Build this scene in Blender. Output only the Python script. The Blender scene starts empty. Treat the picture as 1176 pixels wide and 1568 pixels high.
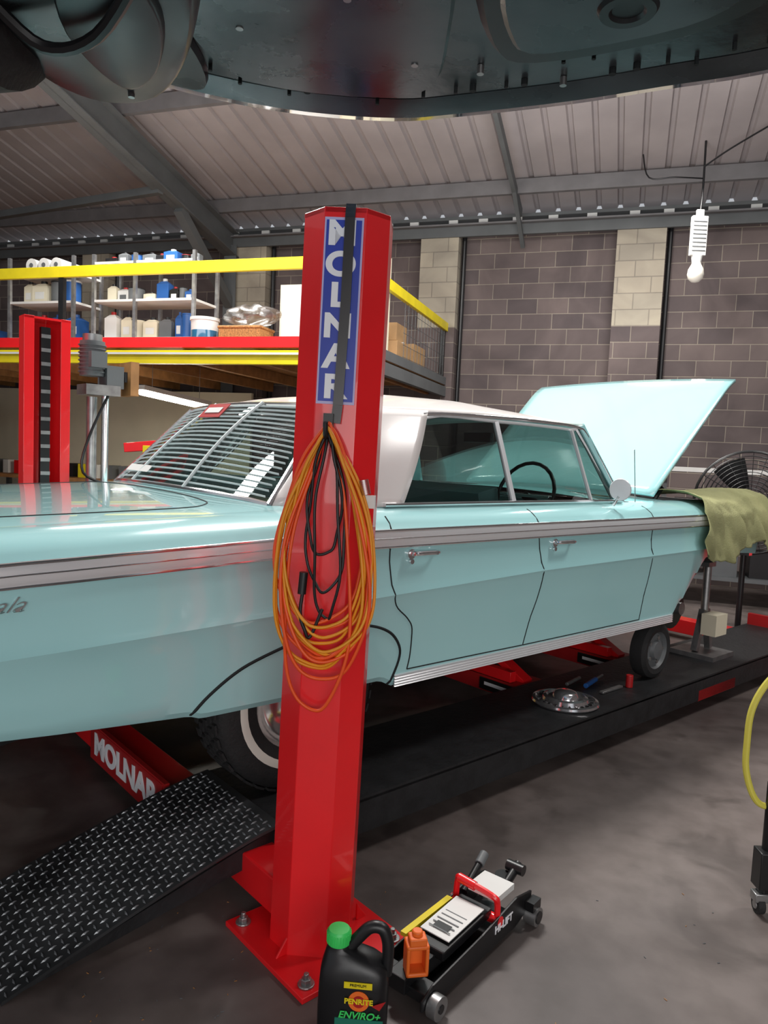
import bpy, math, random, bmesh
from mathutils import Vector, Matrix
random.seed(7)
S=bpy.context.scene
try: S.view_settings.view_transform='Standard'
except Exception: pass
rad=math.radians
V=Vector
def lin(c):
    return tuple((x/255/12.92 if x/255<=0.04045 else ((x/255+0.055)/1.055)**2.4) for x in c)
# ---------------------------------------------------------------- materials
def M(name,col,rough=.5,metal=0.,var=.0,scale=4.,bump=0.,bscale=60.,coat=0.,emis=0.,ecol=None,rvar=0.,detail=5.):
    m=bpy.data.materials.new(name); m.use_nodes=True
    nt=m.node_tree; b=nt.nodes['Principled BSDF']
    c=lin(col)+(1,)
    b.inputs['Base Color'].default_value=c
    b.inputs['Roughness'].default_value=rough
    b.inputs['Metallic'].default_value=metal
    if coat: b.inputs['Coat Weight'].default_value=coat; b.inputs['Coat Roughness'].default_value=.03
    if emis:
        b.inputs['Emission Color'].default_value=(lin(ecol)+(1,)) if ecol else c
        b.inputs['Emission Strength'].default_value=emis
    tc=nt.nodes.new('ShaderNodeTexCoord')
    if var or rvar:
        n=nt.nodes.new('ShaderNodeTexNoise'); n.inputs['Scale'].default_value=scale; n.inputs['Detail'].default_value=detail
        nt.links.new(tc.outputs['Object'],n.inputs['Vector'])
        if var:
            r=nt.nodes.new('ShaderNodeValToRGB')
            r.color_ramp.elements[0].position=.3; r.color_ramp.elements[1].position=.7
            r.color_ramp.elements[0].color=tuple(x*(1-var) for x in c[:3])+(1,)
            r.color_ramp.elements[1].color=tuple(min(1,x*(1+var)) for x in c[:3])+(1,)
            nt.links.new(n.outputs['Fac'],r.inputs['Fac']); nt.links.new(r.outputs['Color'],b.inputs['Base Color'])
        if rvar:
            mr=nt.nodes.new('ShaderNodeMapRange'); mr.inputs['To Min'].default_value=max(0,rough-rvar); mr.inputs['To Max'].default_value=min(1,rough+rvar)
            mr.inputs['From Min'].default_value=.3; mr.inputs['From Max'].default_value=.7
            nt.links.new(n.outputs['Fac'],mr.inputs['Value']); nt.links.new(mr.outputs['Result'],b.inputs['Roughness'])
    if bump:
        n2=nt.nodes.new('ShaderNodeTexNoise'); n2.inputs['Scale'].default_value=bscale; n2.inputs['Detail'].default_value=6
        bp=nt.nodes.new('ShaderNodeBump'); bp.inputs['Strength'].default_value=bump; bp.inputs['Distance'].default_value=.01
        nt.links.new(tc.outputs['Object'],n2.inputs['Vector']); nt.links.new(n2.outputs['Fac'],bp.inputs['Height']); nt.links.new(bp.outputs['Normal'],b.inputs['Normal'])
    return m
def glassmat(name,tint=(200,215,212),refl=.12,rough=.02,mxr=.8):
    m=bpy.data.materials.new(name); m.use_nodes=True; nt=m.node_tree; nt.nodes.clear()
    o=nt.nodes.new('ShaderNodeOutputMaterial'); t=nt.nodes.new('ShaderNodeBsdfTransparent'); g=nt.nodes.new('ShaderNodeBsdfGlossy')
    t.inputs['Color'].default_value=lin(tint)+(1,); g.inputs['Roughness'].default_value=rough
    f=nt.nodes.new('ShaderNodeLayerWeight'); f.inputs['Blend'].default_value=.35
    mr=nt.nodes.new('ShaderNodeMapRange'); mr.inputs['To Min'].default_value=refl*.6; mr.inputs['To Max'].default_value=mxr
    mx=nt.nodes.new('ShaderNodeMixShader')
    nt.links.new(f.outputs['Fresnel'],mr.inputs['Value']); nt.links.new(mr.outputs['Result'],mx.inputs['Fac'])
    nt.links.new(t.outputs[0],mx.inputs[1]); nt.links.new(g.outputs[0],mx.inputs[2]); nt.links.new(mx.outputs[0],o.inputs['Surface'])
    return m
teal=M('paint_aqua',(164,214,216),.16,0,.02,1.5,coat=1.)
white=M('paint_white',(234,229,226),.25,coat=.5,var=.02)
chrome=M('chrome',(236,236,238),.14,.92)
bright=M('polished_trim',(228,230,232),.2,.35)
steel=M('steel',(160,160,160),.4,.85,var=.2,scale=20)
black=M('black_plastic',(20,20,22),.38,var=.2,scale=8)
rubber=M('rubber',(32,32,33),.75,var=.15,scale=30,bump=.3,bscale=90)
seam=M('seam_dark',(20,26,28),.8)
red=M('red_powdercoat',(232,26,32),.33,var=.08,scale=3,coat=.35,bump=.03,bscale=30)
redd=M('red_dark',(165,24,26),.45,var=.15,scale=6)
yellow=M('yellow_paint',(222,202,26),.4,var=.08,scale=6)
blue=M('sign_blue',(40,62,168),.4,var=.1,scale=3)
wht=M('sign_white',(240,240,244),.5)
lavender=M('sign_border',(190,185,225),.5)
deckm=M('deck_black',(30,31,33),.5,var=.35,scale=12,bump=.3,bscale=40)
platem=M('checker_plate',(66,68,70),.42,.5,var=.4,scale=5,rvar=.12)
lozm=M('checker_lozenge',(122,125,128),.38,.6,var=.4,scale=5)
glass=glassmat('window_glass')
beamgrey=M('beam_grey',(92,95,96),.6,var=.12,scale=3)
galv=M('galvanised',(118,116,117),.5,.2,var=.12,scale=5)
wood=M('timber',(158,112,66),.65,var=.25,scale=9)
cream=M('cream_wall',(218,210,186),.8,var=.06,scale=2)
cloth=M('cloth_olive',(160,160,114),.9,var=.28,scale=3.5,bump=.4,bscale=120)
darkint=M('interior_dark',(52,64,66),.8,var=.15)
seatm=M('seat_vinyl',(112,144,146),.5,var=.1)
tray=M('undertray_plastic',(78,86,90),.28,.45,var=.4,scale=4,rvar=.12,bump=.10,bscale=14,detail=8)
trayd=M('underbody_dark',(38,42,45),.34,.3,var=.5,scale=6,rvar=.1)
navy=M('bumper_blue',(44,104,140),.10,coat=1.,var=.1)
tube_e=M('tube_emission',(255,250,235),.5,emis=30.,ecol=(255,248,230))
tyrewall=M('whitewall',(225,222,212),.7)
orange=M('orange_cable',(236,84,26),.45)
yelcab=M('yellow_cable',(228,146,24),.45)
blkcab=M('black_cable',(22,20,22),.45)
strapm=M('strap_black',(44,42,44),.3)
hose=M('yellow_hose',(205,195,80),.4)
green=M('cap_green',(60,200,95),.4)
orgp=M('orange_plastic',(225,105,35),.45)
bluep=M('blue_plastic',(35,85,150),.4,var=.1)
whp=M('white_plastic',(215,215,212),.45,var=.05)
greyp=M('grey_plastic',(95,98,100),.5,var=.1)
wick=M('wicker',(170,120,70),.8,var=.4,scale=60,bump=.5,bscale=90)
card=M('cardboard',(176,140,98),.85,var=.1,scale=8)
bag=glassmat('clear_plastic',(228,228,226),.3,.35,.45)
# ---------------------------------------------------------------- mesh builder
def catmull(pts,n=6,cyc=False):
    P=[V(p) for p in pts]; out=[]; N=len(P)
    rng=range(N if cyc else N-1)
    for i in rng:
        if cyc: a,b,c,d=P[(i-1)%N],P[i],P[(i+1)%N],P[(i+2)%N]
        else: a,b,c,d=P[max(i-1,0)],P[i],P[i+1],P[min(i+2,N-1)]
        for k in range(n):
            t=k/n
            out.append(.5*((2*b)+(c-a)*t+(2*a-5*b+4*c-d)*t*t+(-a+3*b-3*c+d)*t**3))
    if not cyc: out.append(P[-1])
    return out
class MB:
    def __init__(s): s.v=[];s.f=[];s.m=[];s.mats=[]
    def mi(s,mat):
        if mat not in s.mats: s.mats.append(mat)
        return s.mats.index(mat)
    def add(s,vs,fs,mat):
        o=len(s.v); i=s.mi(mat)
        s.v+=[tuple(v) for v in vs]
        for f in fs: s.f.append(tuple(o+k for k in f)); s.m.append(i)
    def box(s,c,d,mat,rot=None,top=1.):
        c=V(c); vs=[]
        R=rot if rot is not None else Matrix.Identity(3)
        for z in (-1,1):
            k=top if z>0 else 1.
            for x,y in((-1,-1),(1,-1),(1,1),(-1,1)):
                vs.append(c+R@V((x*d[0]/2*k,y*d[1]/2*k,z*d[2]/2)))
        s.add(vs,[(3,2,1,0),(4,5,6,7),(0,1,5,4),(1,2,6,5),(2,3,7,6),(3,0,4,7)],mat)
    def beam(s,p0,p1,w,h,mat,up=(0,0,1)):
        p0=V(p0);p1=V(p1); d=(p1-p0); L=d.length; x=d.normalized(); u=V(up); y=u.cross(x).normalized(); z=x.cross(y)
        s.box((p0+p1)/2,(L,w,h),mat,Matrix((x,y,z)).transposed())
    def ibeam(s,p0,p1,w,h,mat,t=.015,up=(0,0,1)):
        p0=V(p0);p1=V(p1);x=(p1-p0).normalized(); y=V(up).cross(x).normalized(); z=x.cross(y)
        s.beam(p0,p1,t,h,mat,up); o=z*(h/2-t/2)
        s.beam(p0+o,p1+o,w,t,mat,up); s.beam(p0-o,p1-o,w,t,mat,up)
    def cyl(s,p0,p1,r,mat,r2=None,seg=20,caps=True):
        p0=V(p0);p1=V(p1); r2=r if r2 is None else r2
        d=(p1-p0).normalized(); a=d.orthogonal().normalized(); b=d.cross(a)
        vs=[];
        for p,q in((p0,r),(p1,r2)):
            for i in range(seg):
                t=2*math.pi*i/seg; vs.append(p+a*math.cos(t)*q+b*math.sin(t)*q)
        fs=[(i,(i+1)%seg,seg+(i+1)%seg,seg+i) for i in range(seg)]
        if caps: fs+= [tuple(range(seg))[::-1],tuple(range(seg,2*seg))]
        s.add(vs,fs,mat)
    def lathe(s,prof,o,axis,mat,seg=32):
        o=V(o); d=V(axis).normalized(); a=d.orthogonal().normalized(); b=d.cross(a); vs=[];fs=[]
        for r,z in prof:
            for i in range(seg):
                t=2*math.pi*i/seg; vs.append(o+d*z+a*math.cos(t)*r+b*math.sin(t)*r)
        for j in range(len(prof)-1):
            for i in range(seg):
                k=(i+1)%seg; fs.append((j*seg+i,j*seg+k,(j+1)*seg+k,(j+1)*seg+i))
        s.add(vs,fs,mat)
    def tube(s,pts,r,mat,seg=8,cyc=False,smooth=0):
        P=catmull(pts,smooth,cyc) if smooth else [V(p) for p in pts]
        N=len(P); vs=[];fs=[]; prev=None
        for i in range(N):
            if cyc: t=(P[(i+1)%N]-P[i-1])
            else: t=P[min(i+1,N-1)]-P[max(i-1,0)]
            if t.length<1e-9: t=V((0,0,1))
            t.normalize()
            a=t.orthogonal().normalized() if prev is None else (prev-t*prev.dot(t))
            if a.length<1e-6: a=t.orthogonal()
            a.normalize(); prev=a; b=t.cross(a)
            for k in range(seg):
                q=2*math.pi*k/seg; vs.append(P[i]+a*math.cos(q)*r+b*math.sin(q)*r)
        for i in range(N if cyc else N-1):
            j=(i+1)%N
            for k in range(seg):
                l=(k+1)%seg; fs.append((i*seg+k,i*seg+l,j*seg+l,j*seg+k))
        if not cyc: fs+=[tuple(range(seg))[::-1],tuple(range((N-1)*seg,N*seg))]
        s.add(vs,fs,mat)
    def grid(s,fn,nu,nv,mat):
        vs=[fn(i/nu,j/nv) for i in range(nu+1) for j in range(nv+1)]
        fs=[(i*(nv+1)+j,(i+1)*(nv+1)+j,(i+1)*(nv+1)+j+1,i*(nv+1)+j+1) for i in range(nu) for j in range(nv)]
        s.add(vs,fs,mat)
    def prism(s,poly,d,mat):
        n=len(poly); d=V(d); vs=[V(p) for p in poly]+[V(p)+d for p in poly]
        s.add(vs,[tuple(range(n))[::-1],tuple(range(n,2*n))]+[(i,(i+1)%n,n+(i+1)%n,n+i) for i in range(n)],mat)
    def build(s,name,parent=None,loc=(0,0,0),rotz=0,bevel=0,smooth=35,solid=0,merge=False):
        me=bpy.data.meshes.new(name); me.from_pydata(s.v,[],s.f); 
        for m in s.mats: me.materials.append(m)
        for p,i in zip(me.polygons,s.m): p.material_index=i
        bm=bmesh.new(); bm.from_mesh(me)
        if merge: bmesh.ops.remove_doubles(bm,verts=bm.verts,dist=1e-5)
        bmesh.ops.recalc_face_normals(bm,faces=bm.faces)
        bm.to_mesh(me); bm.free()
        if smooth:
            for p in me.polygons: p.use_smooth=True
            try: me.set_sharp_from_angle(angle=rad(smooth))
            except Exception: pass
        o=bpy.data.objects.new(name,me); S.collection.objects.link(o)
        o.location=loc; o.rotation_euler=(0,0,rotz)
        if parent: o.parent=parent
        if solid:
            k=o.modifiers.new('sol','SOLIDIFY'); k.thickness=solid; k.offset=0
        if bevel:
            k=o.modifiers.new('bev','BEVEL'); k.width=bevel; k.segments=2; k.limit_method='ANGLE'; k.angle_limit=rad(40)
        return o
def empty(name,loc,rotz=0):
    o=bpy.data.objects.new(name,None); S.collection.objects.link(o); o.location=loc; o.rotation_euler=(0,0,rotz); o.empty_display_size=.1
    return o
def text(name,body,size,mat,parent,o,right,up,ext=.0015,off=0,ls=1.,shear=0,align='CENTER',sx=1.):
    c=bpy.data.curves.new(name,'FONT'); c.body=body; c.size=size; c.extrude=ext; c.offset=off; c.space_line=ls; c.align_x=align; c.shear=shear
    c.align_y='CENTER'
    c.materials.append(mat); ob=bpy.data.objects.new(name,c); S.collection.objects.link(ob)
    r=V(right).normalized();u=V(up).normalized();n=r.cross(u)
    m=Matrix((r*sx,u,n)).transposed().to_4x4(); m.translation=V(o)
    if parent: ob.parent=parent
    ob.matrix_local=m
    return ob
def lerp(a,b,t): return a+(b-a)*t
def interp(tab,x):
    if x<=tab[0][0]: return tab[0][1]
    for (a,b),(c,d) in zip(tab,tab[1:]):
        if x<=c: return b+(d-b)*(x-a)/(c-a)
    return tab[-1][1]
# ---------------------------------------------------------------- camera
p=rad(4.7); r=rad(2.6)
F=V((0,math.cos(p),-math.sin(p))); U0=V((0,math.sin(p),math.cos(p))); R0=V((1,0,0))
R=math.cos(r)*R0+math.sin(r)*U0; U=-math.sin(r)*R0+math.cos(r)*U0
cd=bpy.data.cameras.new('camera'); cam=bpy.data.objects.new('camera',cd); S.collection.objects.link(cam)
m=Matrix((R,U,-F)).transposed().to_4x4(); m.translation=V((0,0,1.5)); cam.matrix_world=m
cd.sensor_fit='VERTICAL'; cd.sensor_height=36; cd.sensor_width=27; cd.lens=26; cd.clip_start=.02
S.camera=cam
# ================================================================= ROOM (wall frame B)
BA=rad(-18); BO=(0,10.6,0)
fm=bpy.data.materials.new('concrete_floor'); fm.use_nodes=True; nt=fm.node_tree; b=nt.nodes['Principled BSDF']
tc=nt.nodes.new('ShaderNodeTexCoord')
def noise(sc,det=6,dist=0):
    n=nt.nodes.new('ShaderNodeTexNoise'); n.inputs['Scale'].default_value=sc; n.inputs['Detail'].default_value=det; n.inputs['Distortion'].default_value=dist
    nt.links.new(tc.outputs['Object'],n.inputs['Vector']); return n
n1=noise(.9,8,.4); n2=noise(9,6); n3=noise(2.3,4,.8)
rp=nt.nodes.new('ShaderNodeValToRGB'); e=rp.color_ramp.elements; e[0].position=.32;e[0].color=lin((84,76,74))+(1,); e[1].position=.7;e[1].color=lin((118,108,104))+(1,)
nt.links.new(n1.outputs['Fac'],rp.inputs['Fac'])
rp2=nt.nodes.new('ShaderNodeValToRGB'); e=rp2.color_ramp.elements; e[0].position=.35;e[0].color=(.62,.6,.58,1); e[1].position=.62;e[1].color=(1,1,1,1)
nt.links.new(n2.outputs['Fac'],rp2.inputs['Fac'])
rp3=nt.nodes.new('ShaderNodeValToRGB'); e=rp3.color_ramp.elements; e[0].position=.36;e[0].color=(.42,.40,.39,1); e[1].position=.46;e[1].color=(1,1,1,1)
nt.links.new(n3.outputs['Fac'],rp3.inputs['Fac'])
mx=nt.nodes.new('ShaderNodeMix'); mx.data_type='RGBA'; mx.blend_type='MULTIPLY'; mx.inputs[0].default_value=.6
nt.links.new(rp.outputs[0],mx.inputs[6]); nt.links.new(rp2.outputs[0],mx.inputs[7])
mx2=nt.nodes.new('ShaderNodeMix'); mx2.data_type='RGBA'; mx2.blend_type='MULTIPLY'; mx2.inputs[0].default_value=.6
nt.links.new(mx.outputs[2],mx2.inputs[6]); nt.links.new(rp3.outputs[0],mx2.inputs[7]); nt.links.new(mx2.outputs[2],b.inputs['Base Color'])
b.inputs['Roughness'].default_value=.5
bp=nt.nodes.new('ShaderNodeBump'); bp.inputs['Strength'].default_value=.15; bp.inputs['Distance'].default_value=.01
nt.links.new(n2.outputs['Fac'],bp.inputs['Height']); nt.links.new(bp.outputs['Normal'],b.inputs['Normal'])
q=MB(); q.box((0,-5,-.05),(20,16,.1),fm); q.build('floor',None,BO,BA,smooth=0)
bm_=bpy.data.materials.new('block_wall'); bm_.use_nodes=True; nt=bm_.node_tree; b=nt.nodes['Principled BSDF']; tc=nt.nodes.new('ShaderNodeTexCoord')
sp=nt.nodes.new('ShaderNodeSeparateXYZ'); cb=nt.nodes.new('ShaderNodeCombineXYZ'); nt.links.new(tc.outputs['Object'],sp.inputs[0]); nt.links.new(sp.outputs[0],cb.inputs[0]); nt.links.new(sp.outputs[2],cb.inputs[1])
bk=nt.nodes.new('ShaderNodeTexBrick'); bk.inputs['Scale'].default_value=1; bk.inputs['Brick Width'].default_value=.4; bk.inputs['Row Height'].default_value=.2; bk.inputs['Mortar Size'].default_value=.007; bk.inputs['Mortar Smooth'].default_value=.5
bk.inputs['Color1'].default_value=lin((112,100,98))+(1,); bk.inputs['Color2'].default_value=lin((90,81,82))+(1,); bk.inputs['Mortar'].default_value=lin((150,141,130))+(1,)
nt.links.new(cb.outputs[0],bk.inputs['Vector'])
n=noise(1.2,6,.6); rp=nt.nodes.new('ShaderNodeValToRGB'); e=rp.color_ramp.elements; e[0].position=.35;e[0].color=(.58,.56,.57,1);e[1].position=.65;e[1].color=(1.12,1.1,1.07,1); nt.links.new(n.outputs['Fac'],rp.inputs['Fac'])
mx=nt.nodes.new('ShaderNodeMix'); mx.data_type='RGBA'; mx.blend_type='MULTIPLY'; mx.inputs[0].default_value=.85
nt.links.new(bk.outputs['Color'],mx.inputs[6]); nt.links.new(rp.outputs[0],mx.inputs[7]); nt.links.new(mx.outputs[2],b.inputs['Base Color']); b.inputs['Roughness'].default_value=.9
bp=nt.nodes.new('ShaderNodeBump'); bp.inputs['Strength'].default_value=.6; bp.inputs['Distance'].default_value=.01; bp.invert=True
nt.links.new(bk.outputs['Fac'],bp.inputs['Height']); nt.links.new(bp.outputs['Normal'],b.inputs['Normal'])
def blockmat(name,c1,c2,mo):
    k=bm_.copy(); k.name=name
    for nd in k.node_tree.nodes:
        if nd.type=='TEX_BRICK':
            nd.inputs['Color1'].default_value=lin(c1)+(1,); nd.inputs['Color2'].default_value=lin(c2)+(1,); nd.inputs['Mortar'].default_value=lin(mo)+(1,)
    return k
creamblk=blockmat('cream_blocks',(186,177,158),(174,167,151),(154,147,134))
WH=4.5
q=MB(); q.box((0,.1,WH/2),(20,.2,WH),bm_); q.build('wall_back',None,BO,BA,smooth=0)
q=MB(); q.box((-10,-5,2.9),(.2,16,5.8),bm_); q.build('wall_left',None,BO,BA,smooth=0)
q=MB(); q.box((10,-5,2.9),(.2,16,5.8),bm_); q.build('wall_right',None,BO,BA,smooth=0)
q=MB()
for k,w in((-7.6,.5),(-4.9,.5),(-2.16,.5),(.68,.52),(3.25,.58),(5.95,.6)):
    q.box((k,-.1,(3.2+WH)/2),(w,.2,WH-3.2),creamblk); q.box((k,-.1,1.6),(w,.2,3.2),bm_)
    q.cyl((k+w/2+.05,-.05,.1),(k+w/2+.05,-.05,WH),.03,black,seg=10)
q.build('trim_pilasters',None,BO,BA,smooth=0)
sl=.2; ZS=4.74
ceilm=M('roof_sheet',(166,158,158),.55,.1,var=.12,scale=1.4)
q=MB(); pitch=.26; prof=[]; k=-10
while k<10:
    prof+=[(k,0),(k+.19,0),(k+.205,.04),(k+.245,.04)]; k+=pitch
vs=[];fs=[]
for kk,h in prof:
    vs.append((kk,.1,ZS+h)); vs.append((kk,-13,ZS+13*sl+h))
for i in range(len(prof)-1): fs.append((2*i,2*i+1,2*i+3,2*i+2))
q.add(vs,fs,ceilm); q.build('ceiling',None,BO,BA,smooth=0)
q=MB()
for mm in (.75,2.85,5.0,7.1,9.2):
    z=ZS-.095+sl*mm
    q.beam((-10,-mm,z),(10,-mm,z),.02,.17,galv); q.box((0,-mm+.03,z+.075),(20,.07,.012),galv); q.box((0,-mm+.03,z-.075),(20,.07,.012),galv)
q.build('trim_purlins',None,BO,BA,smooth=0)
q=MB()
for k in (-8.3,-2.45,6.9):
    q.ibeam((k,-.1,ZS-.36),(k,-10,ZS-.36+9.9*sl),.2,.34,beamgrey)
    q.box((k,-.16,2.2),(.02,.24,4.4),beamgrey); q.box((k,-.28,2.2),(.2,.015,4.4),beamgrey); q.box((k,-.04,2.2),(.2,.015,4.4),beamgrey)
q.beam((-2.45,-.2,3.5),(-2.45,-1.6,4.5),.12,.12,beamgrey)
q.beam((-2.45,-2.0,4.6),(-7.6,-1.2,4.6),.09,.09,beamgrey)
q.beam((1.75,-.3,4.62),(1.75,-4.8,5.52),.05,.11,beamgrey)
q.beam((1.75,-.9,4.72),(1.78,-.1,4.25),.05,.05,beamgrey)
q.build('trim_rafters',None,BO,BA,smooth=0)
q=MB()
q.beam((-10,-.12,4.62),(10,-.12,4.62),.2,.04,beamgrey); q.beam((-10,-.2,4.45),(10,-.2,4.45),.05,.14,beamgrey); q.beam((-10,-.26,4.52),(10,-.26,4.52),.08,.02,galv)
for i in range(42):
    k=-9.3+i*.46+random.uniform(-.05,.05); q.box((k,-.2,4.57),(.12,.03,.06),whp)  # white blocks stand in for daylight glinting through gaps under the sheeting
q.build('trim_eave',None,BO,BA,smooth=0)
# ---------------------------------------------------------------- mezzanine
MZ=empty('mezzanine',BO,BA)
RZ=3.2
q=MB()
q.box((-4.5,-1.85,2.45),(10.7,3.6,.05),wood)
q.box((-4.57,-3.66,2.48),(10.86,.06,.1),red)
q.box((.83,-1.85,2.48),(.06,3.6,.1),beamgrey)
q.build('platform',MZ,smooth=0)
q=MB()
q.box((-4.57,-3.7,2.33),(10.86,.08,.13),yellow)
q.box((-4.57,-3.76,2.36),(10.86,.02,.02),whp)
q.box((.83,-1.85,2.34),(.07,3.6,.13),beamgrey)
for i in range(13): q.box((-9+i*.8,-1.85,2.36),(.05,3.5,.12),wood)
q.build('edge_beams',MZ,smooth=0)
q=MB()
q.box((-4.57,-3.68,RZ),(10.86,.05,.11),yellow); q.box((.83,-1.85,RZ),(.05,3.65,.11),yellow)
q.build('guard_rail',MZ,bevel=.004,smooth=0)
q=MB()
for k in (-6.6,-2.45,.8): q.box((k,-3.66,2.84),(.06,.05,.68),black)
q.box((.8,-.25,2.84),(.06,.05,.68),black)
for k in (-6.6,.75): q.box((k,-3.6,1.13),(.1,.1,2.26),beamgrey)
for i in range(14): q.cyl((.83,-.3-i*.14,2.5),(.83,-.3-i*.14,3.15),.003,beamgrey,seg=5)
for i in range(5): q.cyl((.83,-.3,2.55+i*.13),(.83,-2.15,2.55+i*.13),.003,beamgrey,seg=5)
q.build('rail_posts',MZ,smooth=0)
q=MB(); q.box((.55,-2.75,3.0),(.45,.5,1.05),cream); q.box((.55,-3.01,3.0),(.4,.01,1.0),cream); q.box((.68,-3.02,3.0),(.02,.02,.2),steel)
q.build('storage_cabinet',None,BO,BA,bevel=.01)
q=MB(); q.box((.5,-1.7,2.62),(.4,.5,.28),card); q.box((.5,-1.7,2.87),(.34,.4,.2),card); q.box((.5,-1.0,2.65),(.4,.5,.35),card); q.box((.5,-1.7,2.765),(.41,.06,.01),whp)
q.build('cardboard_boxes',None,BO,BA,bevel=.004)
q=MB(); q.box((-.25,-2.2,2.95),(.8,.04,.8),cream); q.box((-.25,-2.23,2.95),(.74,.02,.74),whp)
q.box((-.5,-2.05,2.7),(.05,.3,.45),wood);q.box((0,-2.05,2.7),(.05,.3,.45),wood); q.build('display_board',None,BO,BA)
def shelf_unit(name,ks,levels,m0=-3.3):
    q=MB()
    for k in ks:
        for y in (m0,m0+.45): q.box((k,y,2.475+.5),(.035,.035,1.0),steel)
    for z in levels:
        q.box(((ks[0]+ks[-1])/2,m0+.22,z),(ks[-1]-ks[0],.46,.025),whp)
    q.build(name,None,BO,BA,smooth=0)
shelf_unit('storage_shelf',(-2.35,-1.82,-1.1),(2.58,2.98,3.38)); shelf_unit('storage_shelf',(-3.5,-2.62),(2.58,2.98,3.30))
def jug(q,x,y,z,w,h,mat,cap,lab=True):
    q.box((x,y,z+h*.38),(w,w*.7,h*.76),mat); q.box((x,y,z+h*.82),(w,w*.7,h*.14),mat,top=.45); q.cyl((x,y,z+h*.86),(x,y,z+h),w*.17,cap,seg=10)
    if lab: q.box((x,y-w*.35-.002,z+h*.35),(w*.6,.003,h*.3),whp if mat is not whp else greyp)
q=MB()
cols=[(bluep,whp),(whp,bluep),(whp,redd),(greyp,black),(black,redd),(bluep,bluep),(cream,black)]
for z,seq,hh in ((2.595,[2,6,6,6,3,5,5,0,5,4,4],(.22,.33)),(2.995,[6,2,3,6,0,4,3,5,6],(.10,.25)),(3.395,[4,3,5,3,4,0],(.08,.14))):
    k=-2.30; i=0
    while k<-1.25:
        w=random.uniform(.08,.18); c=cols[seq[i%len(seq)]]; h=random.uniform(*hh); i+=1
        if i%4==3: q.cyl((k+w/2,-3.12,z),(k+w/2,-3.12,z+h*.8),w/2,c[0],seg=18); q.cyl((k+w/2,-3.12,z+h*.8),(k+w/2,-3.12,z+h*.84),w/2+.004,c[1],seg=18)
        else: jug(q,k+w/2,-3.12+random.uniform(-.03,.05),z,w,h,*c,lab=i%2==0)
        k+=w+.015
q.build('oil_bottles',None,BO,BA,bevel=.008)
q=MB()
for z,hh in ((2.595,.28),(2.995,.26)):
    k=-3.45
    while k<-2.75:
        w=random.uniform(.12,.22); c=random.choice(cols)
        if random.random()<.5: q.cyl((k+w/2,-3.1,z),(k+w/2,-3.1,z+hh*.9),w/2,c[0],seg=20); q.cyl((k+w/2,-3.1,z+hh*.9),(k+w/2,-3.1,z+hh*.97),w/2+.006,c[1],seg=20)
        else: jug(q,k+w/2,-3.1,z,w,hh,*c)
        k+=w+.02
q.build('chemical_drums',None,BO,BA)
q=MB()
for i in range(3): 
    q.cyl((-3.2+i*.17,-3.3,3.39),(-3.2+i*.17,-2.95,3.39),.075,whp); q.cyl((-3.2+i*.17,-3.305,3.39),(-3.2+i*.17,-3.30,3.39),.025,greyp)
q.build('paper_rolls',None,BO,BA)
q=MB(); q.cyl((-.93,-3.35,2.475),(-.93,-3.35,2.74),.125,whp,r2=.14,seg=28); q.cyl((-.93,-3.35,2.74),(-.93,-3.35,2.77),.15,whp,seg=28); q.cyl((-.93,-3.35,2.56),(-.93,-3.35,2.64),.136,navy,seg=28,caps=False)
q.build('bucket',None,BO,BA)
q=MB(); q.box((-.48,-3.3,2.57),(.46,.3,.19),wick); q.tube([(-.71,-3.45,2.665),(-.25,-3.45,2.665),(-.25,-3.15,2.665),(-.71,-3.15,2.665)],.016,wick,cyc=True); q.build('wicker_basket',None,BO,BA,bevel=.02)
def bagf(u,v):
    a=u*2*math.pi; rr=.3*math.sin(math.pi*min(.98,v*.93+.05))**.5+.03*math.sin(a*7+v*9)
    return (-.42+rr*math.cos(a)*1.0,-3.3+rr*math.sin(a)*.5,2.70+.2*v+.012*math.sin(a*5))
q=MB(); q.grid(bagf,48,12,bag); q.build('plastic_bag',None,BO,BA)
q=MB(); q.box((-4.1,-3.0,2.6),(.35,.25,.25),bluep); q.cyl((-4.5,-2.9,2.475),(-4.5,-2.9,2.8),.12,steel); q.box((-4.9,-3.0,2.65),(.3,.25,.35),whp); q.build('storage_boxes',None,BO,BA,bevel=.01)
q=MB(); q.box((-4.2,-.5,1.12),(4.6,.06,2.24),cream); q.build('wall_partition',None,BO,BA)
q=MB(); q.box((-4.3,-1.2,.9),(3.4,.7,.05),wood)
for k in(-5.9,-2.7): 
    for y in(-1.5,-.9): q.box((k,y,.44),(.06,.06,.88),beamgrey)
for i in range(14):
    k=-5.8+i*.23; q.box((k,-1.2,.92+.1),(random.uniform(.08,.18),.2,.2),random.choice([red,bluep,whp,greyp,black,yellow]))
q.build('workbench',None,BO,BA)
q=MB()
for k in(-7.2,-5.2):
    for y in(-2.4,-1.9): q.box((k,y,1.0),(.05,.05,2.0),orgp)
for z in(.3,.95,1.6): q.box((-6.2,-2.15,z),(2.0,.52,.05),orgp)
for z in(.33,.98,1.63):
    k=-7.05
    while k<-5.4:
        w=random.uniform(.14,.3); h=random.uniform(.15,.42); q.box((k+w/2,-2.15,z+h/2),(w,.35,h),random.choice([card,bluep,whp,greyp,black,redd,card])); k+=w+.03
q.build('parts_rack',None,BO,BA,bevel=.004)
FL=empty('fluorescent_light',(0,0,0))
A_=V((-2.69,8.08,2.02)); B_=V((-2.24,9.25,1.94))
q=MB(); q.beam(A_+V((0,0,.05)),B_+V((0,0,.05)),.1,.05,whp)
for t in(.15,.85): pt=A_.lerp(B_,t); q.cyl(pt+V((0,0,.05)),V((pt.x,pt.y,2.42)),.004,steel,seg=6)
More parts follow.
